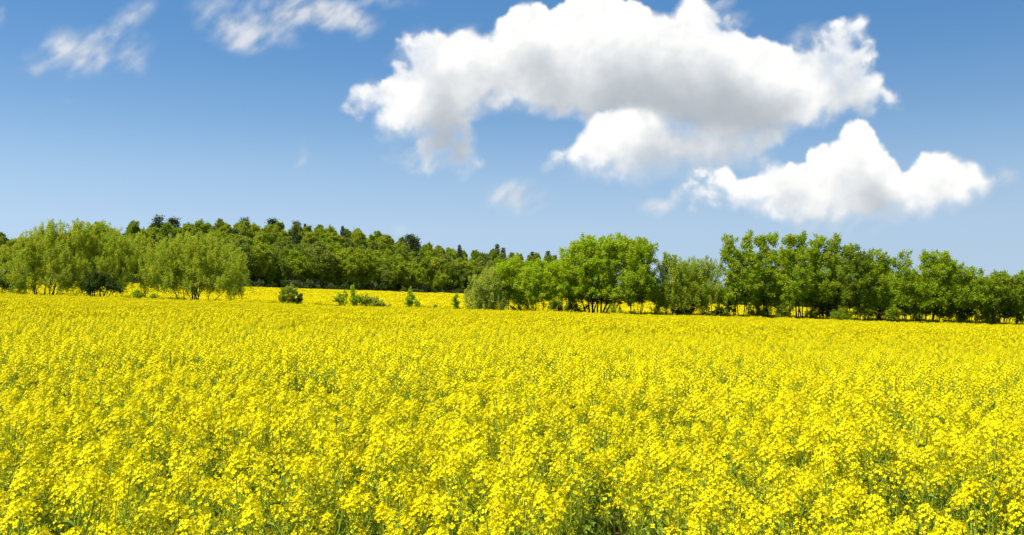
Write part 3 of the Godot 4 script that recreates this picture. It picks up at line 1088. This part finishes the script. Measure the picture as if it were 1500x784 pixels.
	for s in spots:
		var w := rng.randf_range(13.0, 22.0)
		var thick := 0.7 if s[0] < 1050 else 1.15
		row_tree("undergrowth_bush", "small leafy bush " + s[2], "bush", s[0], 107.0 + rng.randf_range(-1.5, 2.5), [
			[s[0], s[1] + 2, w, 9], [s[0] + rng.randf_range(-12, 12), s[1] - rng.randf_range(3, 10), w * 0.5, 8]], [WILLOW, BROAD, TWIGGY][rng.randi() % 3], 9, 0.04, 0.9, G_MID.lerp(G_DEEP, rng.randf() * 0.9), under, thick)
	# a second, fainter line of shrubs behind the tall clump
	var back := "shrubs behind the tall clump"
	var behind := [
		[728, 428, 26, 18, "the pale round willow shrub"], [772, 426, 26, 20, "the two fresh green small trees"], [826, 424, 30, 22, "the near flank of the great round-headed tree"], [880, 426, 32, 20, "the fanned limbs of the great round-headed tree"],
		[934, 424, 30, 24, "the five-stemmed tree"], [984, 428, 28, 20, "the greyish feathery willow"], [1024, 428, 28, 22, "the smaller feathery willow"], [1066, 424, 24, 26, "the fork-topped ragged tree"], [1100, 420, 26, 28, "the highest ragged tree"],
		[1142, 420, 28, 30, "the two leaning dark trunks"], [1186, 422, 28, 30, "the open-headed ragged tree"], [1226, 424, 28, 28, "the dense dark tree"], [1268, 426, 28, 26, "the rounded mid-height tree"], [1306, 426, 28, 26, "the narrow spiky tree"],
		[1344, 428, 28, 26, "the pointed round-headed tree's trunk"], [1384, 430, 28, 24, "the outer boughs of the pointed tree"], [1424, 430, 28, 22, "the low scrubby tree on thin stems"], [1462, 432, 28, 22, "the scrubby tree with the leaning trunk"], [1502, 434, 28, 22, "the scrubby tree closing the row"]]
	for s in behind:
		row_tree("shrub", "broad green shrub standing behind " + s[4], "bush", s[0], 110.5, [
			[s[0], s[1], s[2], s[3]], [s[0] - s[2] * 0.5, s[1] + 10, s[2] * 0.7, 12], [s[0] + s[2] * 0.5, s[1] + 8, s[2] * 0.7, 12]], [BROAD, WILLOW][int(s[0]) % 2], 6, 0.06, 0.9, G_MID.lerp(G_FRESH, rng.randf()), back, 0.75)

func plant_wood() -> void:
	# a few kinds, then copies
	var kinds := []
	var cols := [Color(0.31, 0.395, 0.018), Color(0.25, 0.335, 0.018), Color(0.36, 0.42, 0.026), Color(0.18, 0.25, 0.020), Color(0.26, 0.315, 0.036), Color(0.33, 0.42, 0.016)]
	for k in 6:
		var root := Node3D.new()
		var h := 14.0
		var lobes := []
		var w := rng.randf_range(2.9, 3.9)
		lobes.append([Vector3(0, h * 0.62, 0), Vector3(w, h * 0.26, w)])
		for j in 8:
			var a := rng.randf() * TAU
			var y := rng.randf_range(0.25, 0.84) * h
			var r := rng.randf_range(1.2, 2.3)
			lobes.append([Vector3(cos(a) * w * 0.62, y, sin(a) * w * 0.62), Vector3(r, r * rng.randf_range(0.9, 1.3), r)])
		lobes.append([Vector3(rng.randf_range(-0.7, 0.7), h * 0.88, 0), Vector3(1.6, 1.8, 1.6)])
		crown_tree(root, lobes, WOOD, 3 if k % 2 == 0 else 1, 0.2, 0.5, cols[k], Color(0.11, 0.10, 0.085) if k == 2 else Color(0.06, 0.05, 0.04), 1.0)
		kinds.append(root)
	var needles := []
	for k in 3:
		var root := Node3D.new()
		spruce(root, 15.0, rng.randf_range(3.2, 4.0), Color(0.07, 0.105, 0.03))
		needles.append(root)
	for k in 2:
		var root := Node3D.new()
		pine(root, 15.0, 2.4, Color(0.08, 0.115, 0.034))
		needles.append(root)
	var bushes := []
	for k in 2:
		var root := Node3D.new()
		crown_tree(root, [[Vector3(0, 1.9, 0), Vector3(2.3, 1.9, 2.0)], [Vector3(1.2, 2.6, 0.3), Vector3(1.3, 1.4, 1.3)], [Vector3(-1.1, 2.2, 0.2), Vector3(1.4, 1.6, 1.2)]], WOOD, 5, 0.06, 0.6, [Color(0.16, 0.19, 0.06), Color(0.07, 0.12, 0.02)][k], Color(0.06, 0.05, 0.04), 1.0)
		bushes.append(root)

	var count := 0
	for row in 7:
		var px := -40.0 + rng.randf_range(0, 12)
		while px < 860.0:
			var d0 := lerpf(236.0, 330.0, clampf((px - 365.0) / 455.0, 0.0, 1.2))
			var d: float = d0 + [1.0, 7.0, 22.0, 46.0, 74.0, 108.0, 146.0][row] + rng.randf_range(-3.0, 3.0)
			var x := x_at(px, d)
			var size := rng.randf_range(0.72, 1.02)
			var ridge := row >= 5
			var wants_needles := rng.randf() < (0.10 if ridge else (0.07 if row >= 2 else 0.0))
			if px > 640.0 and row >= 3:
				wants_needles = rng.randf() < 0.2
			if row >= 4:
				size = rng.randf_range(0.8, 0.93)
			if row == 0:
				size *= 0.86
			if px < 190.0 and row >= 1 and row <= 3:
				px += 40.0
				continue
			var where := Vector3(x, ground_y(x, d), -d)
			var o: Node3D
			if wants_needles:
				var pick := rng.randi() % needles.size()
				o = copy_of(needles[pick], "spruce_tree" if pick < 3 else "pine_tree", where, rng.randf() * TAU, Vector3.ONE * size * rng.randf_range(0.88, 1.04))
				if pick < 3:
					o.set_meta("label", "dark pointed spruce among the leafy trees " + ("at the ridge of the wooded hill" if ridge else "on the slope of the wooded hill"))
				else:
					o.set_meta("label", "dark flat-topped pine among the leafy trees " + ("at the ridge of the wooded hill" if ridge else "on the slope of the wooded hill"))
				o.set_meta("category", "conifer")
				o.set_meta("group", "conifers of the wooded hill")
			else:
				var pick := rng.randi() % kinds.size()
				o = copy_of(kinds[pick], "forest_tree", where, rng.randf() * TAU, Vector3(size * 1.1, size * rng.randf_range(0.95, 1.18), size * 1.1))
				var looks: String = ["bright yellow-green", "mid green", "pale lime green", "dark green", "greyish olive", "fresh light green"][pick]
				var stands: String = "at the wood's front edge above the yellow strip" if row == 0 else ("just behind the wood's front edge" if row == 1 else ("on the lower slope of the wooded hill" if row < 4 else "near the ridge of the wooded hill"))
				o.set_meta("label", looks + " leafy tree " + stands)
				o.set_meta("category", "tree")
				o.set_meta("group", "leafy trees of the wooded hill")
			count += 1
			px += rng.randf_range(12.0, 19.0) * (1.0 if row < 2 else 1.2) * (1.5 if px < 190.0 else 1.0)
	# conifers that stand out on the skyline: pixel column and row of the tip
	var tips := [[232, 319], [252, 322], [356, 321], [398, 323], [432, 326], [446, 328], [470, 330], [600, 346], [606, 350], [673, 359], [728, 358], [737, 363], [780, 369], [803, 368]]
	for t in tips:
		var d: float = 372.0 + rng.randf_range(0.0, 40.0)
		var x := x_at(t[0], d)
		var y := ground_y(x, d)
		var tall: float = at(t[0], t[1], d).y - y
		var pick := rng.randi() % (needles.size() if t[0] < 700 else 3)
		var o := copy_of(needles[pick], "spruce_tree" if pick < 3 else "pine_tree", Vector3(x, y, -d), rng.randf() * TAU, Vector3.ONE * clampf(tall / 15.0, 0.6, 1.5))
		o.set_meta("label", ("dark pointed spruce" if pick < 3 else "dark flat-topped pine") + " standing out against the sky above the leafy wood")
		o.set_meta("category", "conifer")
		o.set_meta("group", "conifers of the wooded hill")
	# leafy trees carrying the wood's low skyline on behind the small trees of the row
	for t in [[694, 368], [708, 370], [720, 367], [734, 371], [748, 370], [762, 373], [774, 374], [788, 373], [800, 376], [814, 374], [828, 378]]:
		var d: float = 368.0 + rng.randf_range(0.0, 20.0)
		var x := x_at(t[0], d)
		var y := ground_y(x, d)
		var k: float = (at(t[0], t[1], d).y - y) / 14.0
		var pick: int = [1, 3, 4, 0][rng.randi() % 4]
		var o := copy_of(kinds[pick], "forest_tree", Vector3(x, y, -d), rng.randf() * TAU, Vector3(0.95, k, 0.95))
		o.set_meta("label", ["bright yellow-green", "mid green", "", "dark green", "greyish olive"][pick] + " leafy tree on the low end of the wood's skyline")
		o.set_meta("category", "tree")
		o.set_meta("group", "leafy trees of the wooded hill")
	# bushes along the wood's foot
	var bx := -20.0
	while bx < 720.0:
		var d := lerpf(236.0, 330.0, clampf((bx - 365.0) / 455.0, 0.0, 1.2)) - 2.5
		var x := x_at(bx, d)
		var o := copy_of(bushes[rng.randi() % 2], "forest_bush", Vector3(x, ground_y(x, d), -d), rng.randf() * TAU, Vector3.ONE * rng.randf_range(0.7, 1.25))
		o.set_meta("label", "bush at the foot of the wood beside the yellow strip")
		o.set_meta("category", "bush")
		o.set_meta("group", "bushes at the foot of the wood")
		bx += rng.randf_range(11.0, 24.0)
	# the far trees beyond the low end of the row
	var fx := 1395.0
	while fx < 1600.0:
		var d := 395.0 + rng.randf_range(-15.0, 25.0)
		var x := x_at(fx, d)
		var o := copy_of(kinds[[1, 3][rng.randi() % 2]], "distant_tree", Vector3(x, ground_y(x, d), -d), rng.randf() * TAU, Vector3.ONE * rng.randf_range(0.75, 0.98))
		o.set_meta("label", "distant dark green tree beyond the low scrubby end of the row")
		o.set_meta("category", "tree")
		o.set_meta("group", "distant trees beyond the row")
		fx += rng.randf_range(7.0, 13.0)
	# a belt of low trees closing the second field behind the row
	for row in 2:
		var hx := 800.0 + 9.0 * row
		while hx < 1410.0:
			var d := 338.0 + 9.0 * row + rng.randf_range(-4.0, 4.0)
			var x := x_at(hx, d)
			var o := copy_of(kinds[rng.randi() % 6], "hedgerow_tree", Vector3(x, ground_y(x, d), -d), rng.randf() * TAU, Vector3(0.85, 0.62, 0.85) * rng.randf_range(0.8, 1.1))
			o.set_meta("label", "low leafy tree in the belt closing the far yellow field, seen between the trunks")
			o.set_meta("category", "tree")
			o.set_meta("group", "belt of low trees behind the row")
			hx += rng.randf_range(13.0, 20.0)
	for o in kinds + needles + bushes:
		o.free()
	print("wood: ", count, " leaf triangles ", leaf_tris)

# ---------------------------------------------------------------- ground
func make_ground() -> void:
	var st := SurfaceTool.new()
	st.begin(Mesh.PRIMITIVE_TRIANGLES)
	var xs := []
	var ds := []
	for i in 121:
		var t := (i - 60) / 60.0
		xs.append(signf(t) * (absf(t) * 260.0 + pow(absf(t), 4.0) * 2400.0))
	for i in 131:
		var t := i / 130.0
		ds.append(-40.0 + t * 520.0 + pow(t, 6.0) * 3200.0)
	for j in ds.size():
		for i in xs.size():
			st.set_smooth_group(0)
			st.add_vertex(Vector3(xs[i], ground_y(xs[i], ds[j]), -ds[j]))
	for j in ds.size() - 1:
		for i in xs.size() - 1:
			var a: int = j * xs.size() + i
			var b: int = a + xs.size()
			st.add_index(a); st.add_index(b); st.add_index(a + 1)
			st.add_index(a + 1); st.add_index(b); st.add_index(b + 1)
	st.generate_normals()
	var o := MeshInstance3D.new()
	o.name = "ground"
	o.mesh = st.commit()
	var m := StandardMaterial3D.new()
	m.resource_name = "soil and low weeds"
	m.roughness = 0.95
	m.metallic_specular = 0.2
	m.albedo_texture = noise_tex(31, 0.02, [0.2, 0.42, 0.58, 0.8], [Color(0.29, 0.25, 0.17), Color(0.33, 0.31, 0.17), Color(0.28, 0.34, 0.13), Color(0.35, 0.40, 0.16)])
	m.uv1_triplanar = true
	m.uv1_world_triplanar = true
	m.uv1_scale = Vector3(0.35, 0.35, 0.35)
	o.material_override = m
	o.set_meta("kind", "structure")
	add_child(o)

func grass_margin() -> void:
	# tall grass on the strip between the two fields
	var meshes := []
	for k in 4:
		var b := Buf.new()
		for i in 60:
			var a := rng.randf() * TAU
			var r := sqrt(rng.randf()) * 0.55
			var p := Vector3(cos(a) * r, 0, sin(a) * r)
			var h := rng.randf_range(0.45, 0.95)
			var o := Vector3(rng.randfn() * 0.2, h, rng.randfn() * 0.2)
			var s := Vector3(cos(a), 0, -sin(a)) * 0.018
			var c := Color(0.12, 0.19, 0.035) * rng.randf_range(0.8, 1.25)
			b.tri(p - s, p + s, p + o, c)
		meshes.append(mesh_of(b, green_mat))
	var spots := []
	for i in 6000:
		var x := rng.randf_range(-78, 78)
		var d := rng.randf_range(near_edge(x) - 0.5, 112.0)
		spots.append([rng.randi() % 4, plant_spot(x, d, 0.1), tint()])
	var root := Node3D.new()
	root.name = "grass"
	root.set_meta("kind", "stuff")
	root.set_meta("label", "tall green grass on the strip under the trees between the fields")
	root.set_meta("category", "grass")
	add_child(root)
	scatter("grass_tufts", meshes, spots, root)

func _ready() -> void:
	rng.seed = 20240511
	# camera
	var cam := Camera3D.new()
	cam.name = "camera"
	cam.position = EYE
	cam.rotation = Vector3(PITCH, 0, 0)
	cam.fov = rad_to_deg(2.0 * atan(392.0 / FOCAL))
	cam.near = 0.05
	cam.far = 9000.0
	cam.current = true
	add_child(cam)
	# sky, exposure
	var env := Environment.new()
	env.background_mode = Environment.BG_SKY
	env.tonemap_mode = Environment.TONE_MAPPER_LINEAR
	env.tonemap_exposure = EXPOSURE
	env.sdfgi_enabled = true
	env.ssao_enabled = true
	env.ssil_enabled = true
	var t0 := Time.get_ticks_msec()
	var pano := PanoramaSkyMaterial.new()
	pano.panorama = make_sky()
	var sky := Sky.new()
	sky.sky_material = pano
	env.sky = sky
	env.background_energy_multiplier = 1.0 / EXPOSURE
	var we := WorldEnvironment.new()
	we.name = "world"
	we.environment = env
	add_child(we)
	print("sky ", Time.get_ticks_msec() - t0)
	# sun: high, from the left
	var sun := DirectionalLight3D.new()
	sun.name = "sun"
	sun.light_energy = 1.6
	sun.light_color = Color(1.0, 0.965, 0.90)
	sun.light_angular_distance = 0.53
	sun.shadow_enabled = true
	add_child(sun)
	sun.look_at_from_position(SUN_DIR * 50.0, Vector3.ZERO, Vector3.FORWARD)

	patch_noise.seed = 4
	patch_noise.frequency = 0.05
	patch_noise.fractal_octaves = 3
	fine_noise.seed = 9
	fine_noise.frequency = 0.45
	fine_noise.fractal_octaves = 2
	make_materials()
	make_ground()
	print("ground ", Time.get_ticks_msec() - t0)
	rng.seed = 101
	plant_row()
	print("row ", Time.get_ticks_msec() - t0)
	rng.seed = 202
	plant_wood()
	print("wood ", Time.get_ticks_msec() - t0)
	rng.seed = 303
	sow_field()
	print("field ", Time.get_ticks_msec() - t0)
	grass_margin()
	print("done ", Time.get_ticks_msec() - t0)
